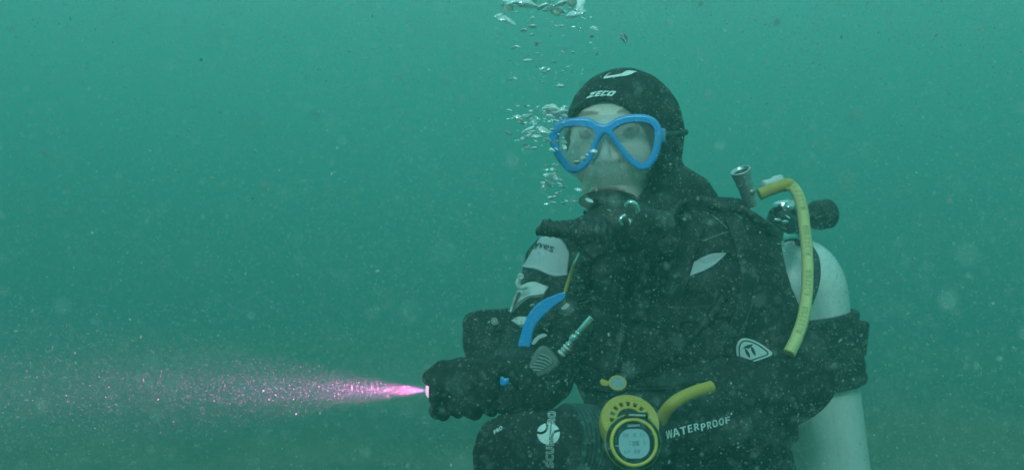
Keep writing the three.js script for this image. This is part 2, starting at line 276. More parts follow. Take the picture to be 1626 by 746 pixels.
  const swoosh = canvas(512, 192, (x) => { x.fillStyle = '#f4f8f8'; x.beginPath(); x.moveTo(0, 150); x.quadraticCurveTo(20, 110, 120, 70); x.quadraticCurveTo(40, 120, 50, 138); x.quadraticCurveTo(220, 140, 290, 100); x.quadraticCurveTo(340, 20, 400, 16); x.lineTo(512, 14); x.quadraticCurveTo(460, 120, 330, 160); x.quadraticCurveTo(160, 188, 0, 168); x.fill(); });
  part('emblem', print(hoodField, 985, 118, 0.047, 0.03, 0.02, 0.002), inked(swoosh), hood, 'white curved emblem on top of the hood');
  // panels and prints on the suit
  const panel = part('sleeve_panel', sheet(suit, [[861, 379], [878, 379], [893, 385], [905, 402]], [[833, 425], [855, 430], [880, 440], [900, 438]], { lift: 0.005, th: 0.004 }), greyCloth, wetsuit, 'light grey shoulder panel of the sleeve');
  part('lettering', print(suit, 867, 393, 0.06, 0.019, -0.3, 0.0065), inked(word('yves', { ink: '#18262c', style: 'bold', size: 120, wide: 1.3 })), wetsuit, 'dark lettering on the grey shoulder panel');
  part('sleeve_stripe', sheet(suit, [[812, 494], [815, 474], [830, 458], [850, 450], [872, 458]], [[815, 497], [826, 484], [840, 474], [854, 472], [864, 470]], { lift: 0.006, th: 0.005 }), paleCloth, wetsuit, 'white crescent stripe on the sleeve');
  part('sleeve_stripe', sheet(suit, [[816, 512], [828, 506], [840, 507]], [[826, 520], [836, 519], [848, 518]], { lift: 0.006, th: 0.005, n: 10, m: 4 }), paleCloth, wetsuit, 'short white wedge on the sleeve');
  const water = canvas(1024, 160, (x) => {
    x.fillStyle = '#f0f8fa'; x.font = 'bold 118px sans-serif'; x.textBaseline = 'alphabetic';
    const t = 'WATERPROOF'; let at = 6; for (const [i, ch] of [...t].entries()) { const w = x.measureText(ch).width; x.save(); x.translate(at, i >= 5 ? 136 : 116); x.scale(94 / w * (ch === 'W' ? 1.02 : 1), i >= 5 ? 0.92 : 0.92); x.fillText(ch, 0, 0); x.restore(); at += 99; }
    x.beginPath(); x.arc(1006, 36, 13, 0, 7); x.fill();
  }, 900);
  part('lettering', print(suit, 1110, 676, 0.118, 0.0185, 0.2, 0.003, 40, 8), inked(water), wetsuit, 'white WATERPROOF lettering along the forearm');
  const badge = canvas(256, 256, (x) => {
    const tri = (s) => { x.beginPath(); x.save(); x.translate(118, 140); x.scale(s, s); x.moveTo(-82, 70); x.quadraticCurveTo(-96, 96, -66, 92); x.lineTo(106, 36); x.quadraticCurveTo(128, 22, 106, 2); x.quadraticCurveTo(30, -84, -30, -88); x.quadraticCurveTo(-74, -84, -80, -10); x.closePath(); x.restore(); };
    x.fillStyle = '#e6f0f0'; tri(1.08); x.fill(); x.strokeStyle = '#12201f'; x.lineWidth = 8; tri(0.86); x.stroke();
    x.fillStyle = '#14211f'; for (const [a, b, r] of [[98, 150, -0.35], [134, 138, -0.3]]) { x.beginPath(); x.ellipse(a, b, 9, 33, r, 0, 7); x.fill(); } x.beginPath(); x.moveTo(72, 118); x.quadraticCurveTo(96, 88, 138, 92); x.lineTo(116, 112); x.lineTo(106, 122); x.lineTo(96, 114); x.closePath(); x.fill();
  });
  part('badge', print((x, y, z) => arms[1][0](x, y, z) - 0.036, 1195, 554, 0.056, 0.053, 0.06, 0.003, 12, 12), inked(badge), wetsuit, 'silver triangular badge with two dark drops');

  // gloves: each with five fingers; the far one closes round the torch, the near one is a fist across the belly
  const chain = (pts, rs) => { const c = pts.slice(1).map((p, i) => cone(pts[i], p, rs[i], rs[i + 1])); return (x, y, z) => { let d = c[0](x, y, z); for (let i = 1; i < c.length; i++) d = smin(d, c[i](x, y, z), 0.004); return d; }; };
  const wrinkle = (x, y, z) => 0.0012 * noise(x * 90, y * 90, z * 90);
  const grip = (() => {
    const d0 = 1.165, core = [cone(J.wristFar, P(775, 606, d0 + 0.045), 0.036, 0.034), cone(P(775, 606, d0 + 0.045), P(712, 610, d0 + 0.04), 0.034, 0.027)];
    const fingers = [[700, 648, 0], [726, 652, 1], [752, 656, 2], [778, 652, 3]].map(([x, end, i]) => chain([P(x + 10, 590, d0 + 0.035), P(x + 2, 588, d0 - 0.012), P(x - 4, 616, d0 - 0.034), P(x - 3, end - 6, d0 - 0.018), P(x + 2, end, d0 + 0.008)], [0.0125, 0.0122, 0.0118, 0.011, 0.0098].map((r) => r - (i === 3 ? 0.0015 : 0))));
    const thumb = chain([P(775, 596, d0 + 0.01), P(735, 586, d0 - 0.005), P(702, 590, d0 - 0.002), P(684, 600, d0 - 0.006)], [0.018, 0.0145, 0.0125, 0.011]);
    const tuck = chain([P(700, 640, d0), P(694, 652, d0 + 0.01), P(704, 656, d0 + 0.03)], [0.01, 0.0105, 0.01]);
    return (x, y, z) => { let d = smin(core[0](x, y, z), core[1](x, y, z), 0.02); for (const f of fingers) d = smin(d, f(x, y, z), 0.006); d = smin(d, thumb(x, y, z), 0.007); d = smin(d, tuck(x, y, z), 0.004); return d + wrinkle(x, y, z); };
  })();
  part('glove', skin(grip, V(-0.14, 1.24, -1.33), V(0.04, 1.36, -1.09), 0.003), neoprene, diver, 'black glove closed round the torch');
  const fist = (() => {
    const d1 = 1.055, w = J.wristNear, knuckle = [[778, 690], [768, 716], [770, 742], [782, 766]], base = [[905, 686], [905, 702], [905, 718], [905, 732]];
    const back = knuckle.map(([x, y], i) => cone(P(base[i][0], base[i][1], d1 + 0.03), P(x + 12, y, d1 + 0.012 + 0.004 * i), 0.026, 0.0195)), cuff = cone(w, P(900, 704, d1 + 0.03), 0.042, 0.036);
    const fingers = knuckle.map(([x, y], i) => chain([P(x + 12, y, d1 + 0.012 + 0.004 * i), P(x + 2, y + 4, d1 + 0.055), P(x + 40, y + 8, d1 + 0.075), P(x + 58, y + 8, d1 + 0.05)], [0.0175, 0.0145, 0.013, 0.011]));
    const thumb = chain([P(885, 682, d1 + 0.045), P(840, 674, d1 + 0.06), P(802, 676, d1 + 0.058), P(790, 700, d1 + 0.062)], [0.02, 0.0155, 0.0135, 0.011]);
    return (x, y, z) => { let d = cuff(x, y, z); for (const b of back) d = smin(d, b(x, y, z), 0.022); for (const f of fingers) d = smin(d, f(x, y, z), 0.004); d = smin(d, thumb(x, y, z), 0.008); return d + wrinkle(x, y, z); };
  })();
  const nearGlove = part('glove', skin(fist, V(-0.07, 1.15, -1.2), V(0.15, 1.32, -0.99), 0.0033), neoprene, diver, 'black glove with a round white emblem, held across the belly');
  const logo = canvas(256, 256, (x) => {
    x.fillStyle = '#e6eeee'; x.beginPath(); x.ellipse(128, 118, 96, 88, 0, 0, 7); x.fill(); x.globalCompositeOperation = 'destination-out';
    x.lineWidth = 20; x.lineCap = 'round'; x.beginPath(); x.moveTo(22, 108); x.quadraticCurveTo(80, 132, 112, 86); x.quadraticCurveTo(124, 62, 112, 26); x.stroke(); x.beginPath(); x.moveTo(234, 96); x.quadraticCurveTo(176, 92, 162, 132); x.quadraticCurveTo(152, 170, 166, 210); x.stroke(); x.beginPath(); x.moveTo(150, 20); x.lineTo(138, 216); x.lineWidth = 12; x.stroke(); x.globalCompositeOperation = 'source-over';
  });
  part('emblem', print(fist, 871, 690, 0.036, 0.036, 0, 0.0012, 12, 12), inked(logo), nearGlove, 'round white emblem on the glove');
  const side = canvas(512, 96, (x) => { x.strokeStyle = '#dfeaea'; x.lineWidth = 4; x.font = 'bold 92px sans-serif'; x.textAlign = 'center'; x.textBaseline = 'middle'; x.save(); x.translate(256, 52); x.scale(1.02, 1); x.strokeText('SCUBAPRO', 0, 0); x.restore(); });
  part('lettering', print(fist, 873, 696, 0.068, 0.0125, 1.52, 0.002, 24, 4), inked(side, { alphaTest: 0.35 }), nearGlove, 'outlined lettering running up the glove');
  part('lettering', print(fist, 790, 683, 0.024, 0.007, 0.55, 0.0015, 12, 4), inked(word('PRO', { size: 130 })), nearGlove, 'white lettering on the knuckle');
  // wrist strap of the near glove
  const a = P(938, 700, 1.098), b = P(898, 700, 1.082), len = a.distanceTo(b), prof = []; for (let i = 0; i <= 40; i++) prof.push([0.0445 + 0.0012 * Math.abs(Math.sin(i / 40 * Math.PI * 6)), len * i / 40]);
  const strap = part('wrist_strap', turned([[0.03, 0], ...prof, [0.03, len]], a, b, 48), mat(0.03, 0.06, 0.062, { roughness: 0.6 }), diver, 'ribbed dark teal wrist strap');
}

// ------------------------------------------------------------------ buoyancy vest over the suit
const vestField = (() => {
  const lobeA = ball(tl(CHEST, -0.075, -0.05, 0.1), 0.075, 0.14, 0.05, -TY), lobeB = ball(tl(CHEST, 0.085, -0.06, 0.095), 0.075, 0.15, 0.05, -TY), pocket = ball(tl(BELLY, 0.1, -0.01, 0.08), 0.08, 0.08, 0.06, -TY), yokeA = cone(tl(CHEST, 0.075, 0.135, -0.02), tl(CHEST, 0.08, 0.02, 0.11), 0.036, 0.03), yokeB = cone(tl(CHEST, -0.085, 0.135, -0.02), tl(CHEST, -0.08, 0.02, 0.1), 0.036, 0.03);
  const top = NECK.y - 0.006, low = BELLY.y - 0.05;
  return (x, y, z) => {
    let d = torso(x, y, z) - 0.016; d = smin(d, lobeA(x, y, z), 0.03); d = smin(d, lobeB(x, y, z), 0.03); d = smin(d, pocket(x, y, z), 0.025); d = smin(d, yokeA(x, y, z), 0.02); d = smin(d, yokeB(x, y, z), 0.02);
    d += 0.006 * noise(x * 13, y * 24, z * 13) + 0.0025 * noise(x * 40, y * 52, z * 40);
    const gap = Math.abs((x - CHEST.x) * tR.x + (z - CHEST.z) * tR.z + 0.005) - 0.012, front = 0.06 - ((x - CHEST.x) * tF.x + (z - CHEST.z) * tF.z);   // the zip line down the front
    d = smax(d, -Math.max(gap, front, -(torso(x, y, z) - 0.01)), 0.006);
    return smax(d, Math.max(y - top, low - y), 0.012);
  };
})();
const front = (x, y, z) => Math.min(suit(x, y, z), vestField(x, y, z), hoodField(x, y, z));
const vest = thing('buoyancy_vest', 'black inflatable scuba vest worn over the wetsuit', 'vest', V(CHEST.x, BELLY.y - 0.05, CHEST.z));
{
  const jacket = part('jacket', skin(vestField, V(-0.06, BELLY.y - 0.1, -1.7), V(0.56, NECK.y + 0.06, -1.1), 0.0065), nylon, vest);
  part('chest_panel', sheet(front, [[1087, 441], [1102, 418], [1130, 403], [1153, 401]], [[1088, 442], [1112, 434], [1136, 421], [1152, 403]], { lift: 0.004, th: 0.003 }), greyCloth, vest, 'light grey leaf shaped panel on the chest');
  const piping = mat(0.16, 0.17, 0.17), line = (pts, r = 0.0011) => tube(pts.map(([x, y]) => touch(front, x, y, 0.002) ?? P(x, y, 1.3)), r, 40, 8);
  for (const pts of [[[1118, 338], [1134, 345], [1150, 360], [1158, 366]], [[1094, 356], [1104, 370], [1116, 382]], [[1116, 384], [1138, 376], [1160, 368]]]) part('seam_piping', line(pts), piping, vest);
  // webbing with side release buckles
  const web = mat(0.014, 0.015, 0.016, { roughness: 0.6 });
  part('shoulder_strap', sheet(front, [[1098, 345], [1078, 400], [1060, 470], [1052, 540]], [[1130, 342], [1108, 402], [1090, 472], [1082, 542]], { lift: 0.006, th: 0.004 }), web, vest);
  part('chest_strap', sheet(front, [[930, 470], [1000, 482], [1080, 486], [1160, 480]], [[930, 492], [1000, 506], [1080, 510], [1160, 502]], { lift: 0.007, th: 0.004 }), web, vest);
  part('waist_strap', sheet(front, [[905, 575], [960, 588], [1040, 594], [1130, 584]], [[905, 602], [960, 616], [1040, 622], [1130, 610]], { lift: 0.008, th: 0.005 }), web, vest);
  part('side_strap', sheet(front, [[1150, 352], [1172, 420], [1168, 480], [1150, 530]], [[1172, 348], [1194, 420], [1190, 484], [1168, 540]], { lift: 0.008, th: 0.005 }), web, vest);
  part('pocket_flap', sheet(front, [[1040, 520], [1080, 526], [1130, 522], [1160, 514]], [[1044, 566], [1084, 574], [1132, 570], [1164, 560]], { lift: 0.011, th: 0.007 }), nylon, vest);
  const ribbed = (pts, r, n) => { const c = curve(pts), g = new THREE.TubeGeometry(c, n * 8, r, 18), p = g.attributes.position; for (let i = 0; i < p.count; i++) { const k = Math.floor(i / 19), o = c.getPointAt(k / (n * 8)), f = 1 + 0.13 * Math.cos(k / 8 * Math.PI * 2); p.setXYZ(i, o.x + (p.getX(i) - o.x) * f, o.y + (p.getY(i) - o.y) * f, o.z + (p.getZ(i) - o.z) * f); } g.computeVertexNormals(); return g; };
  const lay = (x, y, l) => touch(front, x, y, l) ?? P(x, y, 1.32);
  part('inflator_hose', ribbed([lay(938, 400, 0.014), lay(928, 440, 0.016), lay(918, 490, 0.018), lay(905, 535, 0.02), lay(890, 560, 0.02)], 0.013, 26), rubber, vest);
  part('gauge_hose', tube([lay(1150, 470, 0.008), lay(1118, 520, 0.01), lay(1080, 560, 0.012), lay(1030, 590, 0.014), lay(985, 606, 0.014)], 0.0062, 60, 12), rubber, vest);
  part('gauge_hose', tube([lay(1040, 405, 0.008), lay(1030, 450, 0.012), lay(1004, 500, 0.014), lay(985, 560, 0.014), lay(975, 600, 0.014)], 0.0055, 60, 12), rubber, vest);
  const bp = touch(front, 1010, 494, 0.012), bn = gradient(front, bp), buckle = new RoundedBoxGeometry(0.046, 0.03, 0.012, 3, 0.004).applyQuaternion(new THREE.Quaternion().setFromUnitVectors(V(0, 0, 1), bn)).translate(bp.x, bp.y, bp.z);
  part('buckle', buckle, rubber, vest);
  for (const [x, y] of [[1068, 452], [928, 440]]) { const c = touch(front, x, y, 0.008); if (c) part('d_ring', new THREE.TorusGeometry(0.014, 0.0022, 8, 28, Math.PI * 1.15).rotateZ(Math.PI * 0.9).translate(c.x, c.y, c.z), rubber, vest); }
}
// corrugated inflator mouthpiece, its metal plug and the pulls at the far side of the vest
{
  const inf = thing('inflator_handle', 'grey ribbed rubber inflator handle tucked against the vest', 'inflator', P(860, 598, 1.25)), pl = plate(860, 575, 1.222, -0.15, 0.1, 1);
  const grey = mat(0.17, 0.19, 0.19, { roughness: 0.6 });
  part('handle', slab(pl, [[832, 598], [840, 578], [852, 555], [860, 549], [871, 553], [880, 563], [887, 577], [872, 590], [852, 600], [838, 604]], { depth: 0.016, bevel: 0.004 }), grey, inf);
  for (let i = 0; i < 6; i++) { const q = ([x, y]) => { const f = pl.flat([x, y]); return V(f.x, f.y, 0.0012).applyMatrix4(pl.m); }, t = i * 7; part('rib', tube([q([858 - t * 0.55, 562 + t * 0.75]), q([869 - t * 0.45, 566 + t * 0.62]), q([881 - t * 0.62 + (i ? 0 : -4), 574 + t * 0.42])], 0.0019, 16, 8), mat(0.24, 0.27, 0.27, { roughness: 0.55 }), inf); }
  const plug = thing('hose_connector', 'slim chrome hose connector clipped to the chest', 'connector', P(892, 560, 1.2)), a = P(890, 563, 1.2), b = P(941, 504, 1.19), L = a.distanceTo(b);
  const seg = (t0, t1, r, m, name) => part(name, turned([[0, L * t0], [r * 0.82, L * t0], [r, L * (t0 + 0.012)], [r, L * (t1 - 0.012)], [r * 0.82, L * t1], [0, L * t1]], a, b, 24), m, plug);
  for (let i = 0; i < 4; i++) seg(0.02 + i * 0.075, 0.07 + i * 0.075, 0.0062 - 0.0004 * (i % 2), i % 2 ? steel : whitePlastic, 'ring');
  seg(0, 0.62, 0.0042, steel, 'stem'); seg(0.36, 0.5, 0.0066, chrome, 'collar'); seg(0.53, 0.6, 0.0058, chrome, 'collar'); seg(0.6, 1, 0.0052, chrome, 'barrel');
  const band = plate(858, 512, 1.285, -0.35, 0.1, 1);
  const blue = thing('blue_strap', 'curved bright blue plastic strap on the far upper arm', 'strap', P(838, 562, 1.285));
  part('band', slab(band, [[897, 464], [878, 469], [856, 480], [838, 500], [828, 525], [822, 560], [836, 563], [843, 540], [848, 520], [862, 502], [880, 486], [897, 472]], { depth: 0.005, bevel: 0.002 }), bluePlastic, blue);
  for (const [x, y] of [[825, 561], [838, 564]]) { const c = P(x, y, 1.283); part('stud', new THREE.SphereGeometry(0.0045, 14, 10).scale(1, 1.3, 1).translate(c.x, c.y, c.z), bluePlastic, blue); }
  part('tongue', slab(plate(852, 536, 1.288, -0.3, 0, 1), [[844, 546], [850, 536], [862, 530], [868, 533], [856, 539], [848, 547]], { depth: 0.004, bevel: 0.001, smooth: 40 }), paleCloth, blue);
  const cord = thing('bungee', 'thin yellow bungee cord with a steel tip hanging from the shoulder', 'cord', P(898, 478, 1.28));
  part('cord', tube([P(912, 418, 1.285), P(908, 430, 1.285), P(902, 448, 1.285), P(898, 462, 1.285), P(895, 480, 1.29)], 0.0027, 30, 10), yellowRubber, cord);
  part('tip', tube([P(911, 419, 1.285), P(916, 410, 1.285), P(920, 401, 1.285)], 0.0017, 10, 10), chrome, cord);
  const clip = thing('white_clip', 'small white plastic clip beside the pale sleeve stripe', 'clip', P(825, 455, 1.36));
  part('hook', tube([P(836, 454, 1.36), P(827, 457, 1.36), P(822, 450, 1.36), P(826, 441, 1.36), P(829, 439, 1.36)], 0.0036, 24, 10), whitePlastic, clip); part('eye', new THREE.TorusGeometry(0.0035, 0.0016, 8, 16).translate(...P(827, 439, 1.355).toArray()), whitePlastic, clip);
  const tab = thing('white_tab', 'small white pull tab by the end of the blue strap', 'tab', P(900, 488, 1.29)); part('tab', slab(plate(897, 488, 1.285, 0, 0, 1), [[891, 490], [900, 481], [905, 484], [902, 489], [895, 492]], { depth: 0.003, bevel: 0.001, smooth: 0 }), whitePlastic, tab);
  const snap = thing('blue_clip', 'small blue clip on the cuff above the torch hand', 'clip', P(801, 606, 1.18));
  part('clip', slab(plate(800, 604, 1.14, -0.2, 0.1, 1), [[793, 604], [797, 598], [802, 601], [807, 600], [807, 607], [800, 612], [794, 611]], { depth: 0.005, bevel: 0.0018, smooth: 40 }), bluePlastic, snap);
  part('leash', tube([P(800, 611, 1.14), P(804, 620, 1.142), P(809, 632, 1.15)], 0.0016, 16, 8), mat(0.02, 0.06, 0.09), snap);
  const pouch = thing('gear_pouch', 'black square pouch with a small round badge behind the torch arm', 'pouch', P(790, 600, 1.52)), pp = plate(792, 545, 1.5, -0.35, 0.1, 1);
  part('bag', slab(pp, [[737, 502], [760, 496], [800, 492], [860, 494], [868, 560], [850, 606], [800, 602], [752, 592], [732, 556]], { depth: 0.07, bevel: 0.014, seg: 5 }), nylon, pouch);
  const bq = P(785, 510, 1.484); part('badge', mergeGeometries([new THREE.TorusGeometry(0.0048, 0.0008, 8, 30).lookAt(pp.n).translate(bq.x, bq.y, bq.z), new THREE.TorusGeometry(0.0018, 0.0009, 8, 16).lookAt(pp.n).translate(bq.x, bq.y, bq.z)]), whitePlastic, pouch, 'small white ring badge');
  part('flap', slab(pp, [[742, 500], [800, 490], [858, 493], [860, 522], [800, 526], [738, 524]], { depth: 0.006, bevel: 0.003, back: -0.008 }), nylon, pouch);
}

// ------------------------------------------------------------------ mask
{
  const pl = plate(962, 226, 1.245, -0.22, 0.02, 1), mask = thing('diving_mask', 'bright blue framed diving mask with clear lenses on the diver\'s face', 'diving mask', pl.o);
  const outer = [[872, 224], [873, 206], [884, 193], [905, 187], [935, 187], [951, 195], [962, 196], [978, 187], [1000, 181], [1028, 182], [1044, 191], [1051, 207], [1050, 230], [1042, 254], [1030, 268], [1016, 270], [1000, 260], [984, 240], [970, 220], [960, 213], [952, 222], [943, 245], [930, 266], [915, 274], [902, 273], [889, 260], [878, 243]];
  const left = [[882, 222], [884, 209], [893, 199], [915, 196], [938, 200], [948, 209], [945, 226], [933, 250], [921, 264], [906, 266], [894, 253], [885, 237]], right = [[970, 207], [982, 196], [1004, 190], [1030, 192], [1041, 201], [1043, 222], [1035, 248], [1024, 261], [1010, 258], [992, 241], [978, 223]];
  const grow = (o, k) => { const c = o.reduce((a, p) => [a[0] + p[0] / o.length, a[1] + p[1] / o.length], [0, 0]); return o.map(([x, y]) => [c[0] + (x - c[0]) * k, c[1] + (y - c[1]) * k]); };
  const frame = part('frame', slab(pl, outer, { holes: [grow(left, 1.05), grow(right, 1.05)], depth: 0.005, bevel: 0.0042, smooth: 160, seg: 6 }), bluePlastic, mask, 'bright blue twin lens frame');
  for (const o of [left, right]) {
    const s = new THREE.ShapeGeometry(new THREE.Shape(smoothLoop(grow(o, 1.08).map(pl.flat), 60))).translate(0, 0, -0.0055).applyMatrix4(pl.m); part('lens', s, pane, mask);
    part('lens_seal', slab(pl, grow(o, 1.06), { holes: [grow(o, 0.995)], depth: 0.002, bevel: 0.0006, smooth: 90, back: 0.0062 }), silicone, frame);
  }
  // clear silicone skirt from the frame back to the face
  const ring = smoothLoop(outer.map(pl.flat), 120), c0 = pl.flat([962, 222]), back = [[890, 236], [892, 206], [904, 186], [925, 176], [950, 172], [975, 171], [1000, 174], [1024, 182], [1040, 198], [1043, 228], [1034, 262], [1012, 281], [985, 292], [958, 294], [930, 290], [908, 278]].map(pl.flat), rim = smoothLoop(back, 240);
  const ang = (p) => Math.atan2(p.y - c0.y, p.x - c0.x), hullRing = ring.filter((p) => p.distanceTo(c0) > 0.018), pos = [], idx = [], n = 96, m = 6;
  const pick = (set, a) => set.reduce((b, p) => { const d = Math.abs(Math.atan2(Math.sin(ang(p) - a), Math.cos(ang(p) - a))); return d < b[0] ? [d, p] : b; }, [9, null])[1];
  for (let i = 0; i < n; i++) { const a = i / n * Math.PI * 2, f = pick(hullRing, a), b = pick(rim, a); for (let j = 0; j <= m; j++) { const t = j / m, k = Math.pow(t, 0.7), p = V(f.x + (b.x - f.x) * k, f.y + (b.y - f.y) * k, -0.009 - 0.034 * t).applyMatrix4(pl.m); pos.push(p.x, p.y, p.z); } }
  for (let i = 0; i < n; i++) for (let j = 0; j < m; j++) { const a = i * (m + 1) + j, b = ((i + 1) % n) * (m + 1) + j; idx.push(a, b, b + 1, a, b + 1, a + 1); }
  const g = new THREE.BufferGeometry(); g.setAttribute('position', new THREE.Float32BufferAttribute(pos, 3)); g.setIndex(idx); g.computeVertexNormals(); part('skirt', g, silicone, mask, 'clear silicone skirt');
  const noseF = (() => { const a = pl.m, w = (x, y, z) => { const f = pl.flat([x, y]); return V(f.x, f.y, z).applyMatrix4(a); }; const ridge = cone(w(959, 216, -0.016), w(961, 256, 0.0), 0.0035, 0.0085), wa = cone(w(952, 262, -0.008), w(948, 268, -0.02), 0.009, 0.011), wb = cone(w(971, 262, -0.008), w(975, 266, -0.02), 0.009, 0.011); return (x, y, z) => smin(smin(ridge(x, y, z), wa(x, y, z), 0.012), wb(x, y, z), 0.012); })();
  const nc = pl.o; part('nose_pocket', skin(noseF, nc.clone().add(V(-0.06, -0.08, -0.06)), nc.clone().add(V(0.06, 0.04, 0.05)), 0.003), phys(0.97, 1, 1, { transmission: 0.85, roughness: 0.35, ior: 1.3 }), mask, 'clear silicone nose pocket');
  // strap round the hood
  const strap = [[1046, 214, 1.258], [1062, 214, 1.29], [1078, 212, 1.33], [1088, 210, 1.38], [1086, 209, 1.43]].map(([x, y, d]) => P(x, y, d)); 
  const sg = tube(strap, 0.0052, 30, 10); part('strap', sg, rubber, mask); part('buckle', new RoundedBoxGeometry(0.012, 0.02, 0.02, 3, 0.003).translate(...P(1049, 216, 1.262).toArray()), bluePlastic, mask);
}

// ------------------------------------------------------------------ regulators
{
  const reg = thing('breathing_regulator', 'black regulator held in the diver\'s mouth', 'regulator', P(982, 352, 1.2));
  const shellF = (() => { const c = P(990, 360, 1.205), can = ball(c, 0.052, 0.036, 0.034, -0.25), nip = ball(hl(0.004, -0.098, 0.1), 0.042, 0.016, 0.05, -HY), side = cone(P(930, 358, 1.2), P(1050, 356, 1.215), 0.014, 0.02); return (x, y, z) => smin(smin(can(x, y, z), nip(x, y, z), 0.015), side(x, y, z), 0.015) + 0.0012 * noise(x * 80, y * 80, z * 80); })();
  part('housing', skin(shellF, P(982, 352, 1.2).add(V(-0.12, -0.08, -0.1)), P(982, 352, 1.2).add(V(0.12, 0.09, 0.07)), 0.0035), rubber, reg);
  const teeF = (() => { const a = cone(P(925, 364, 1.2), P(872, 364, 1.205), 0.0145, 0.0105), b = cone(P(868, 358, 1.205), P(857, 368, 1.205), 0.009, 0.006), c = ball(P(944, 372, 1.185), 0.035, 0.024, 0.02); return (x, y, z) => smin(smin(a(x, y, z), b(x, y, z), 0.006), c(x, y, z), 0.014) + 0.0008 * Math.sin(x * 700); })();
  part('exhaust_tee', skin(teeF, P(900, 366, 1.2).add(V(-0.075, -0.045, -0.05)), P(900, 366, 1.2).add(V(0.11, 0.045, 0.05)), 0.0032), rubber, reg);
  const a = P(945, 384, 1.175), b = P(941, 388, 1.1), ringm = mat(0.02, 0.022, 0.022, { roughness: 0.35 });
  part('purge_cover', turned([[0, 0.004], [0.008, 0.006], [0.012, 0.003], [0.016, 0.007], [0.02, 0.003], [0.0225, 0.0], [0.0225, -0.01]], a, b, 36), ringm, reg);
  part('swivel', tube([P(995, 327, 1.165), P(1001, 322, 1.16), P(1008, 325, 1.16), P(1013, 336, 1.163)], 0.0042, 24, 12), chrome, reg, 'bright chrome swivel');
  part('swivel', tube([P(993, 342, 1.16), P(987, 346, 1.158), P(985, 352, 1.158), P(988, 357, 1.16)], 0.0028, 20, 10), chrome, reg, 'bright chrome swivel');
  part('swivel', tube([P(1000, 357, 1.16), P(1001, 352, 1.158), P(999, 348, 1.16)], 0.0018, 12, 8), chrome, reg);
  const over = (x, y, l) => touch(front, x, y, l) ?? P(x, y, 1.35);
  part('hose', tube([P(1042, 352, 1.21), P(1062, 344, 1.24), over(1086, 332, 0.012), over(1112, 330, 0.012), over(1140, 338, 0.012), over(1172, 345, 0.012), over(1205, 362, 0.01), P(1240, 374, 1.5)], 0.0075, 60, 12), rubber, reg);

  const oct = thing('backup_regulator', 'yellow slotted backup regulator clipped behind the wrist computer', 'regulator', P(1002, 660, 1.05)), nrm = V(0.1, 0.66, 0.74).normalize(), oc = P(1000, 670, 1.055), q = new THREE.Quaternion().setFromUnitVectors(V(0, 0, 1), nrm);
  const ring = new THREE.Shape().absarc(0, 0, 0.034, 0, Math.PI * 2), inner = new THREE.Path().absarc(0, 0, 0.0165, 0, Math.PI * 2, true); ring.holes.push(inner);
  for (let i = 0; i < 16; i++) { const t = i / 16 * Math.PI * 2, p = new THREE.Path(), u = 0.0188, w = 0.0256, e = 0.125; p.moveTo(u * Math.cos(t - e), u * Math.sin(t - e)); p.lineTo(w * Math.cos(t - e), w * Math.sin(t - e)); p.lineTo(w * Math.cos(t + e), w * Math.sin(t + e)); p.lineTo(u * Math.cos(t + e), u * Math.sin(t + e)); p.closePath(); ring.holes.push(p); }
  const place = (g) => g.applyQuaternion(q).translate(oc.x, oc.y, oc.z);
  part('cover', place(new THREE.ExtrudeGeometry(ring, { depth: 0.004, bevelEnabled: true, bevelThickness: 0.0012, bevelSize: 0.0008, bevelSegments: 2, curveSegments: 40 })), yellowRubber, oct, 'yellow slotted front cover');
  part('rim', place(new THREE.LatheGeometry([[0.0325, -0.018], [0.0352, -0.015], [0.0358, 0], [0.0345, 0.004]].map(([r, y]) => new THREE.Vector2(r, y)), 48).rotateX(Math.PI / 2)), yellowRubber, oct);
  part('housing', place(new THREE.LatheGeometry([[0, -0.03], [0.026, -0.026], [0.0325, -0.016], [0.0325, -0.004], [0, -0.003]].map(([r, y]) => new THREE.Vector2(r, y)), 40).rotateX(Math.PI / 2)), rubber, oct);
  part('purge_button', place(new THREE.LatheGeometry([[0.0162, -0.003], [0.0162, 0.003], [0.014, 0.006], [0, 0.007]].map(([r, y]) => new THREE.Vector2(r, y)), 40).rotateX(Math.PI / 2)), rubber, oct);
  part('hose', tube([P(1050, 668, 1.1), P(1056, 655, 1.09), P(1068, 641, 1.08), P(1085, 630, 1.08), P(1106, 621, 1.085), P(1130, 614, 1.095)], 0.0078, 50, 14), yellowRubber, oct, 'yellow hose end');

  const retr = thing('yellow_holder', 'small yellow ring holder with a clear disc on the belly', 'holder', P(978, 608, 1.17)), rc = P(981, 608, 1.165), lean = new THREE.Quaternion().setFromEuler(new THREE.Euler(-0.75, 0, -0.05));
  part('ring', new THREE.TorusGeometry(0.0105, 0.0016, 10, 40).applyQuaternion(lean).translate(rc.x, rc.y, rc.z), yellowRubber, retr); part('disc', new THREE.CylinderGeometry(0.0105, 0.0105, 0.002, 36).rotateX(Math.PI / 2).applyQuaternion(lean).translate(rc.x, rc.y, rc.z), phys(0.25, 0.3, 0.3, { roughness: 0.15, clearcoat: 1 }), retr);
  part('tab', slab(plate(961, 606, 1.165, 0, 0.3, 1), [[953, 604], [957, 601], [964, 604], [970, 604], [970, 610], [962, 613], [955, 611]], { depth: 0.004, bevel: 0.0015, smooth: 40 }), yellowRubber, retr);
}

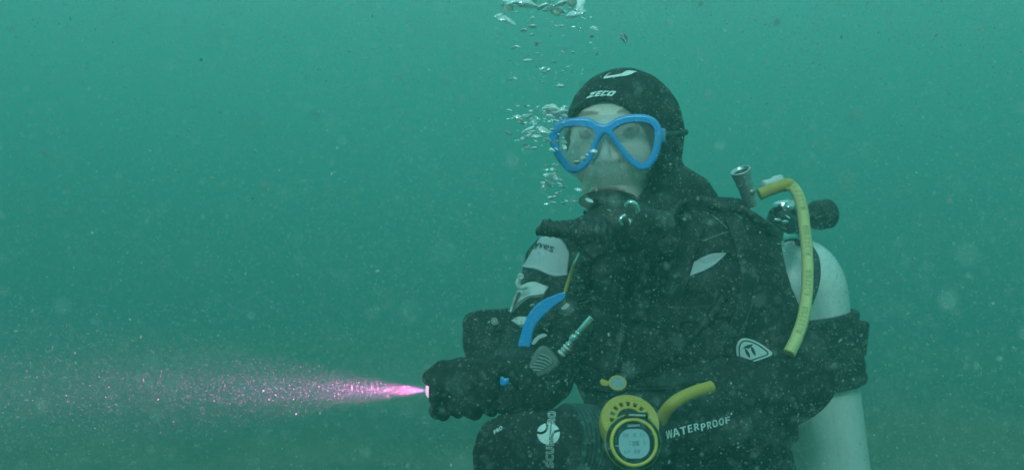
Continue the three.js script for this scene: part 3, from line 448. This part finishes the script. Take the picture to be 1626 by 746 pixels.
// ------------------------------------------------------------------ cylinder, valve, hoses and lamp at the shoulder
{
  const a = P(1299, 760, 1.62), b = P(1266, 500, 1.62), up = b.clone().sub(a).normalize(), R0 = 0.0925, tank = thing('air_cylinder', 'white painted scuba cylinder on the diver\'s back', 'cylinder', a.clone().addScaledVector(up, -0.25));
  const base = a.clone().addScaledVector(up, -0.25), L = b.distanceTo(a) + 0.25 + 0.035, prof = [[0, -0.02], [0.06, -0.018], [0.085, -0.005], [R0, 0.02], [R0, L]];
  for (let i = 1; i <= 14; i++) { const t = i / 14 * Math.PI / 2; prof.push([0.022 + (R0 - 0.022) * Math.cos(t), L + 0.1 * Math.sin(t)]); }
  prof.push([0.022, L + 0.12], [0, L + 0.12]);
  const paint = phys(0.84, 0.86, 0.85, { roughness: 0.38, clearcoat: 0.4, clearcoatRoughness: 0.3 }), on = (t) => base.clone().addScaledVector(up, t), tip = on(L + 0.12);
  paint.map = canvas(1024, 512, (x, w, h) => {   // white paint with chips, rubs and grime
    const R = rng(91); x.fillStyle = '#eef2f0'; x.fillRect(0, 0, w, h);
    for (let i = 0; i < 260; i++) { x.fillStyle = `rgba(${120 + 60 * R()},${130 + 50 * R()},${110 + 40 * R()},${0.03 + 0.05 * R()})`; x.beginPath(); x.ellipse(R() * w, R() * h, 8 + 46 * R(), 4 + 20 * R(), R() * 3, 0, 7); x.fill(); }
    for (let i = 0; i < 420; i++) { x.fillStyle = R() < 0.5 ? 'rgba(70,80,78,0.5)' : 'rgba(140,140,125,0.45)'; x.beginPath(); x.ellipse(R() * w, R() * h, 0.6 + 2.6 * R() ** 3, 0.5 + 1.4 * R(), R() * 3, 0, 7); x.fill(); }
    x.strokeStyle = 'rgba(90,100,98,0.35)'; for (let i = 0; i < 70; i++) { x.lineWidth = 0.5 + R(); const a = R() * w, b = R() * h; x.beginPath(); x.moveTo(a, b); x.lineTo(a + (R() - 0.5) * 60, b + (R() - 0.5) * 26); x.stroke(); }
  }); paint.color.setRGB(0.95, 0.96, 0.95);
  part('cylinder', turned(prof, base, on(1), 64), paint, tank);
  part('boot', turned([[0.094, -0.022], [0.097, -0.02], [0.097, 0.06], [0.0945, 0.062]], base, on(1), 48), rubber, tank);
  part('valve', turned([[0, 0], [0.016, 0], [0.016, 0.022], [0.021, 0.024], [0.021, 0.05], [0.012, 0.056], [0, 0.056]], tip, tip.clone().add(up), 28), chrome, tank);
  const kn = P(1272, 346, 1.61), ke = P(1322, 338, 1.64), kl = kn.distanceTo(ke), knob = [[0, kl * 0.42], [0.02, kl * 0.42]]; for (let i = 0; i <= 12; i++) knob.push([0.026 + (i % 2 ? 0.0015 : 0), kl * (0.46 + 0.036 * i)]); knob.push([0.02, kl * 0.94], [0, kl * 0.96]);
  part('valve_stem', turned([[0, -0.02], [0.008, -0.02], [0.008, kl * 0.4], [0, kl * 0.4]], kn, ke, 20), chrome, tank); part('valve_knob', turned(knob, kn, ke, 28), rubber, tank);
  // wide strap holding the cylinder
  const cam = thing('cylinder_strap', 'wide black strap with a buckle round the white cylinder', 'strap', on(L - 0.16)), s0 = L - 0.165, s1 = L - 0.035, pr = [[R0 + 0.002, s0], [R0 + 0.012, s0 + 0.002]]; for (let i = 0; i <= 20; i++) pr.push([R0 + 0.0135 + 0.0012 * Math.sin(i * 1.7), s0 + 0.004 + (s1 - s0 - 0.008) * i / 20]); pr.push([R0 + 0.012, s1 - 0.002], [R0 + 0.002, s1]);
  part('band', turned(pr, base, on(1), 64), nylon, cam);
  const bk = P(1362, 535, 1.6); part('buckle', new RoundedBoxGeometry(0.022, 0.062, 0.05, 4, 0.005).rotateZ(-0.1).translate(bk.x, bk.y, bk.z), rubber, cam); part('buckle_lever', slab(plate(1362, 506, 1.56, 0.2, 0, 1), [[1338, 510], [1352, 503], [1356, 507], [1351, 516], [1342, 514]], { depth: 0.006, bevel: 0.002, smooth: 40 }), steel, cam);
  const tail = P(1345, 600, 1.6); part('strap_tail', new RoundedBoxGeometry(0.018, 0.05, 0.04, 3, 0.004).rotateZ(0.06).translate(tail.x - 0.004, tail.y + 0.03, tail.z), nylon, cam);

  const fs = thing('first_stage', 'chrome and black first stage regulator on the cylinder valve', 'regulator', P(1250, 372, 1.56));
  part('body', turned([[0, -0.02], [0.022, -0.02], [0.025, -0.014], [0.025, 0.018], [0.02, 0.024], [0.02, 0.04], [0, 0.04]], P(1262, 356, 1.56), P(1244, 352, 1.4), 32), mat(0.04, 0.045, 0.045, { roughness: 0.35, metalness: 0.4 }), fs);
  part('yoke', turned([[0, 0], [0.012, 0], [0.014, 0.003], [0.014, 0.02], [0.0105, 0.024], [0.0105, 0.06], [0, 0.06]], P(1230, 380, 1.47), P(1276, 374, 1.53), 28), chrome, fs);
  part('yoke_ring', new THREE.TorusGeometry(0.0105, 0.0032, 10, 30).rotateY(0.5).translate(...P(1236, 382, 1.44).toArray()), chrome, fs);
  part('port_plug', turned([[0, 0], [0.006, 0], [0.0075, 0.002], [0.0075, 0.022], [0.01, 0.024], [0.01, 0.038], [0, 0.04]], P(1212, 294, 1.47), P(1250, 284, 1.49), 24), whitePlastic, fs);
  part('turret', turned([[0, 0], [0.012, 0], [0.013, 0.004], [0.013, 0.02], [0.006, 0.024], [0.006, 0.04], [0, 0.04]], P(1262, 330, 1.54), P(1232, 328, 1.45), 28), chrome, fs);
  for (const [x, y] of [[1235, 349], [1247, 352], [1243, 400]]) part('bolt', new THREE.SphereGeometry(0.0042, 14, 10).scale(1.5, 0.7, 1).translate(...P(x, y, 1.48).toArray()), chrome, fs);
  part('cage', turned([[0.012, 0], [0.02, 0.01], [0.024, 0.03], [0.02, 0.05]], P(1232, 334, 1.5), P(1250, 372, 1.52), 24), mat(0.05, 0.06, 0.06, { metalness: 0.5, roughness: 0.3 }), fs);

  const lp = thing('yellow_hose', 'long printed yellow hose arching down over the white cylinder', 'hose', P(1253, 560, 1.24)), fld = (x, y, l, d) => { const p = touch(front, x, y, l); return p && -p.z < d + 0.2 ? p : P(x, y, d); };
  const path = [P(1246, 296, 1.4), P(1256, 295, 1.4), P(1266, 306, 1.39), P(1274, 330, 1.38), P(1278, 360, 1.37), P(1282, 400, 1.35), P(1283, 440, 1.325), P(1280, 480, 1.29), P(1274, 512, 1.255), P(1264, 540, 1.235), P(1254, 560, 1.228)];
  const hoseText = canvas(2048, 96, (x) => { x.fillStyle = '#e2d690'; x.fillRect(0, 0, 2048, 96); x.fillStyle = '#8d8648'; x.font = 'bold 20px monospace'; for (let i = 0; i < 4; i++) for (const v of [24, 48, 72, 94]) x.fillText('BREATHING AIR 250 PSI 17 BAR', 40 + i * 500, v); });
  const hg = new THREE.TubeGeometry(curve(path), 90, 0.0088, 18), hm = new THREE.MeshStandardMaterial({ map: hoseText, roughness: 0.5 }); part('hose', hg, hm, lp);
  part('sleeve', tube([P(1206, 309, 1.4), P(1220, 303, 1.4), P(1236, 297, 1.4), P(1252, 292, 1.4)], 0.0093, 24, 16), yellowRubber, lp); part('sleeve_lip', new THREE.SphereGeometry(0.0098, 18, 12).scale(1.2, 0.9, 1).translate(...P(1252, 292, 1.4).toArray()), yellowRubber, lp);
  part('end_cap', turned([[0, 0], [0.0088, 0], [0.0088, 0.002], [0, 0.0025]], path[10], path[10].clone().add(path[10].clone().sub(path[9])), 20), yellowRubber, lp);
  single('black_hose', tube([P(1268, 385, 1.5), P(1284, 392, 1.46), P(1295, 410, 1.42), P(1297, 438, 1.37), P(1289, 470, 1.31), P(1276, 498, 1.27), P(1262, 524, 1.25)], 0.0062, 50, 12), rubber, 'thin black hose running behind the yellow hose', 'hose');
  const lamp = thing('silver_lamp', 'small silver backup lamp standing at the shoulder', 'lamp', P(1193, 324, 1.34)), la = P(1194, 326, 1.34), lb = P(1176, 270, 1.32), ll = la.distanceTo(lb);
  part('barrel', turned([[0, 0], [0.009, 0], [0.0105, 0.003], [0.0115, ll * 0.55], [0.0128, ll * 0.62], [0.0128, ll * 0.66], [0.0122, ll * 0.67], [0.0136, ll * 0.78], [0.0152, ll * 0.98], [0.0152, ll], [0.0128, ll], [0.0118, ll * 0.9], [0, ll * 0.88]], la, lb, 36), steel, lamp); part('glass', turned([[0, ll * 0.93], [0.012, ll * 0.93]], la, lb, 24), mat(0.01, 0.012, 0.012, { roughness: 0.1 }), lamp, 'dark unlit glass');
  const bt = P(1194, 304, 1.324); part('button', turned([[0, 0.004], [0.003, 0.004], [0.0036, 0.002], [0.0056, 0.002], [0.006, -0.002]], bt, bt.clone().add(V(-0.1, 0.2, 1)), 24), mat(0.45, 0.42, 0.36, { metalness: 0.6, roughness: 0.4 }), lamp);
}
// ------------------------------------------------------------------ wrist computer
{
  const c = P(1007, 702, 1.018), n = V(-0.03, 0.22, 1).normalize(), q = new THREE.Quaternion().setFromUnitVectors(V(0, 1, 0), n), comp = thing('dive_computer', 'round dive computer with a yellow bezel and grey display on the wrist', 'dive computer', c);
  const lathe = (p, k = 64) => new THREE.LatheGeometry(p.map(([r, y]) => new THREE.Vector2(r, y)), k).applyQuaternion(q).translate(c.x, c.y, c.z);
  part('case', lathe([[0, -0.022], [0.027, -0.022], [0.031, -0.018], [0.0315, -0.008], [0.0295, -0.002], [0.0225, -0.0015], [0, -0.0015]]), rubber, comp);
  part('case_ring', lathe([[0.0285, -0.021], [0.0325, -0.0195], [0.0328, -0.0135], [0.0315, -0.011]]), mat(0.45, 0.42, 0.06, { roughness: 0.5 }), comp, 'yellow ring round the lower case');
  part('bezel', lathe([[0.0238, -0.0018], [0.0238, 0.0012], [0.0246, 0.0022], [0.0262, 0.0022], [0.0275, 0.0006], [0.0277, -0.0022]]), mat(0.82, 0.62, 0.08, { roughness: 0.4 }), comp, 'bright yellow bezel');
  const face = canvas(512, 512, (x) => {
    x.fillStyle = '#0b1416'; x.fillRect(0, 0, 512, 512); x.fillStyle = '#a9c4d2'; x.beginPath(); x.roundRect(66, 92, 384, 360, 150); x.fill();
    x.fillStyle = '#e8f2f2'; x.font = 'bold 38px sans-serif'; x.textAlign = 'center'; x.fillText('SUUNTO', 262, 66); x.font = 'bold 20px sans-serif'; x.fillText('DIVE', 40, 300);
    x.save(); x.translate(256, 270); x.rotate(Math.PI); x.fillStyle = '#3c5560'; x.font = '66px monospace'; x.fillText('40', -36, -74); x.font = '44px monospace'; x.fillText('015', 92, -84); x.font = 'bold 76px monospace'; x.fillText('80:', 2, 28); x.font = '62px monospace'; x.fillText('11 8', -70, 128); x.fillText('40', 94, 122); x.restore();
  });
  const disc = new THREE.CircleGeometry(0.0236, 48).rotateX(-Math.PI / 2).rotateY(0).translate(0, -0.0006, 0).applyQuaternion(q).translate(c.x, c.y, c.z);
  part('display', disc, new THREE.MeshPhysicalMaterial({ map: face, roughness: 0.35, clearcoat: 0.6, clearcoatRoughness: 0.1 }), comp, 'grey display with dark digits upside down');
  part('lug', new RoundedBoxGeometry(0.026, 0.008, 0.014, 3, 0.003).translate(...P(1011, 661, 1.03).toArray()), rubber, comp); part('lug_bar', new RoundedBoxGeometry(0.019, 0.0022, 0.004, 3, 0.001).rotateZ(-0.05).translate(...P(1012, 659, 1.02).toArray()), steel, comp);
  const a = P(1024, 702, 1.125), b = P(984, 702, 1.105), bl = a.distanceTo(b); part('strap', turned([[0.045, 0.008], [0.0505, 0.01], [0.0505, bl - 0.01], [0.045, bl - 0.008]], a, b, 48), rubber, comp);
}
// ------------------------------------------------------------------ torch with its beam
{
  const a = P(795, 619, 1.17), b = P(680, 619.5, 1.165), dir = b.clone().sub(a).normalize(), L = a.distanceTo(b), torch = thing('dive_torch', 'lit dive torch held in the far glove, throwing a pink beam', 'torch', a);
  part('barrel', turned([[0, 0], [0.012, 0], [0.014, 0.004], [0.014, L * 0.7], [0.0165, L * 0.8], [0.0165, L - 0.004], [0.0155, L - 0.001], [0.0125, L - 0.001], [0.006, L - 0.014], [0, L - 0.014]], a, b, 36), rubber, torch);
  part('bulb', turned([[0.011, L - 0.003], [0.0095, L + 0.0005], [0.006, L + 0.003], [0, L + 0.004]], a, b, 28), new THREE.MeshStandardMaterial({ color: lin(0.8, 0.7, 0.8), emissive: lin(1, 0.42, 0.75), emissiveIntensity: 1.1, roughness: 0.4 }), torch, 'glowing torch lens');
  const at = b.clone().addScaledVector(dir, 0.002).sub(a);
  for (const [name, power, half] of [['torch_hotspot', 9, 0.11], ['torch_spill', 2.6, 0.27]]) {   // narrow hot centre and wide spill of the same reflector
    const spot = new THREE.SpotLight(lin(1, 0.15, 0.52), power, 0, half, 1); spot.name = name; spot.castShadow = true; spot.shadow.radius = 0.15;
    spot.position.copy(at); spot.target.position.copy(at.clone().addScaledVector(dir, 2).add(V(0, 0.02, 0))); torch.add(spot, spot.target);
  }
}
// ------------------------------------------------------------------ bubbles of breathed-out air
{
  const R = rng(4242), clear = phys(0.97, 1, 1, { transmission: 1, metalness: 0.75, roughness: 0.06, ior: 1.33 }), bright = phys(1, 1, 1, { metalness: 0.3, roughness: 0.12, clearcoat: 1, clearcoatRoughness: 0.05 }), shapes = [];
  for (let k = 0; k < 9; k++) {
    const g = new THREE.IcosahedronGeometry(1, 4), p = g.attributes.position, cup = k % 3 === 0 ? 0.55 : 0.2;
    for (let i = 0; i < p.count; i++) { const v = V(p.getX(i), p.getY(i), p.getZ(i)), n = 1 + 0.3 * noise(v.x * 1.2 + k * 7, v.y * 1.2, v.z * 1.2) + 0.12 * noise(v.x * 3 + k * 3, v.y * 3, v.z * 3); const y = v.y * 0.55 * n, r2 = v.x * v.x + v.z * v.z; p.setXYZ(i, v.x * n, y - cup * 0.5 * r2 + cup * 0.25, v.z * n); }
    const q = g.clone(); q.deleteAttribute('uv'); q.deleteAttribute('normal'); const w = mergeVertices(q, 1e-4); w.computeVertexNormals(); shapes.push(w);
  }
  const put = (px, py, d, size, label, group) => {
    const m = new THREE.Mesh(shapes[Math.floor(R() * 9)], R() < 0.62 ? bright : clear); m.name = numbered('air_bubble'); m.castShadow = true; m.position.copy(P(px, py, d)); m.rotation.set((R() - 0.5) * 0.9, R() * 6.28, (R() - 0.5) * 1.1); const s = size * d / FOCAL / 2 * 1.25; m.scale.set(s * (0.9 + 0.8 * R()), s * (0.5 + 0.4 * R()), s * (0.8 + 0.4 * R()));
    scene.add(m); tag(m, label, 'air bubble', group);
  };
  const g1 = 'bubbles rising above the hood', l1 = 'silvery air bubble in the loose stream rising past the hood top', g2 = 'bubbles beside the mask', l2 = 'silvery air bubble in the dense cloud beside the blue mask', g3 = 'bubbles by the chin', l3 = 'silvery air bubble trailing up beside the chin and regulator';
  for (const [x, y, s] of [[816, 6, 18], [826, 4, 22], [806, 12, 12], [896, 4, 16], [884, 17, 13], [918, 5, 14], [916, 21, 15], [802, 30, 13], [809, 18, 9], [862, 10, 10], [832, 48, 8], [891, 41, 8], [944, 45, 9], [838, 96, 9], [991, 60, 8], [890, 137, 10], [846, 42, 8], [868, 16, 9], [794, 24, 9], [908, 2, 12]]) put(x, y, 1.2 + 0.2 * R(), s * 1.3, l1, g1);
  for (let i = 0; i < 105; i++) { const t = R(), y = -6 + 150 * t ** 1.4, x = 868 + (R() + R() - 1) * 105 + (y < 40 ? 0 : R() * 30 - 10); put(x, y, 1.12 + 0.35 * R(), 2 + 4.5 * R() ** 2, l1, g1); }
  for (const [x, y, s] of [[876, 174, 18], [886, 182, 16], [868, 176, 13], [892, 178, 12], [863, 206, 12], [852, 216, 11], [822, 186, 10], [838, 206, 12], [830, 196, 9]]) put(x, y, 1.16 + 0.08 * R(), s * 1.25, l2, g2);
  for (let i = 0; i < 100; i++) { const x = 806 + 92 * R(), y = 168 + 70 * R() ** 1.1; if (x < 830 && y > 225) continue; put(x, y, 1.14 + 0.14 * R(), 3 + 6 * R() ** 2, l2, g2); }
  for (const [x, y, s] of [[918, 302, 11], [912, 320, 10], [936, 318, 9], [878, 280, 11], [886, 284, 10], [864, 291, 10], [872, 277, 9], [873, 313, 8]]) put(x, y, 1.13 + 0.05 * R(), s, l3, g3);
  for (let i = 0; i < 46; i++) put(862 + 40 * R() ** 1.2, 262 + 62 * R(), 1.12 + 0.08 * R(), 2.5 + 5 * R() ** 2, l3, g3);
  for (const [x, y, s] of [[916, 258, 8], [927, 252, 7], [932, 246, 6], [943, 240, 9], [880, 262, 6]]) put(x, y, 1.2, s, 'small air bubble clinging in front of the mask lens', 'bubbles on the mask lens');
}
// ------------------------------------------------------------------ silt and plankton drifting in the water
{
  const flake = new THREE.IcosahedronGeometry(1, 0), fp = flake.attributes.position; for (let i = 0; i < fp.count; i++) { const v = V(fp.getX(i), fp.getY(i), fp.getZ(i)), n = 1 + 0.5 * noise(v.x * 2, v.y * 2, v.z * 2); fp.setXYZ(i, v.x * n, v.y * n * 0.7, v.z * n * 0.8); } flake.computeVertexNormals();
  const swarm = (name, label, count, seed, where, size) => {
    const R = rng(seed), o = new THREE.Object3D(), m = new THREE.InstancedMesh(flake, phys(1, 1, 1, { roughness: 1, transmission: 0.3 }), count); 
    for (let i = 0; i < count; i++) { where(R, o.position); const s = size(R); o.rotation.set(R() * 3, R() * 6, -0.6 + (R() - 0.5) * 1.6); o.scale.set(s * (1 + 1.6 * R() ** 2), s * (0.6 + 0.4 * R()), s); o.updateMatrix(); m.setMatrixAt(i, o.matrix); const c = 0.5 + 0.35 * R(); m.setColorAt(i, lin(c * 0.85, c, c * (0.85 + 0.15 * R()))); }
    m.name = name; m.castShadow = true; m.userData.kind = 'stuff'; m.userData.label = label; scene.add(m);
  };
  const box = (x0, x1, y0, y1, z0, z1) => (R, p) => p.set(x0 + (x1 - x0) * R(), EYE + y0 + (y1 - y0) * R(), -(z0 + (z1 - z0) * R()));
  const gauss = (R) => R() + R() + R() - 1.5, along = (spread) => (R, p) => { const t = R() ** 1.15; p.set(-0.1 - 0.72 * t, EYE - 0.203 + 0.03 * t + gauss(R) * (0.05 + spread * t), -1.165 + gauss(R) * (0.06 + spread * t)); };
  swarm('drifting_silt', 'fine pale silt drifting in the water round the diver', 560000, 11, box(-1.25, 1.25, -0.54, 0.54, 0.26, 1.75), (R) => 0.00024 + 0.00042 * R() ** 2.6);
  swarm('stirred_silt', 'fine silt glittering in the torch beam', 120000, 14, along(0.16), (R) => 0.00009 + 0.00007 * R());
  swarm('glittering_silt', 'coarser silt glittering in the torch beam', 2800, 15, (R, p) => { along(0.06)(R, p); p.x = -0.1 + (p.x + 0.1) * 0.7; }, (R) => 0.00018 + 0.00016 * R() ** 2);
  swarm('close_plankton', 'soft pale flecks drifting close in front', 900, 16, box(-0.5, 0.5, -0.22, 0.22, 0.2, 0.62), (R) => 0.0005 + 0.001 * R() ** 2);
  swarm('drifting_plankton', 'larger pale flecks drifting in the water', 9000, 12, box(-1.2, 1.2, -0.5, 0.5, 0.22, 1.8), (R) => 0.0005 + 0.0012 * R() ** 4);
  swarm('distant_silt', 'pale silt drifting in the open water behind the diver', 30000, 13, box(-3.5, 3.5, -1.6, 1.6, 1.9, 6), (R) => 0.0006 + 0.001 * R() ** 3);
}
renderer.render(scene, camera);
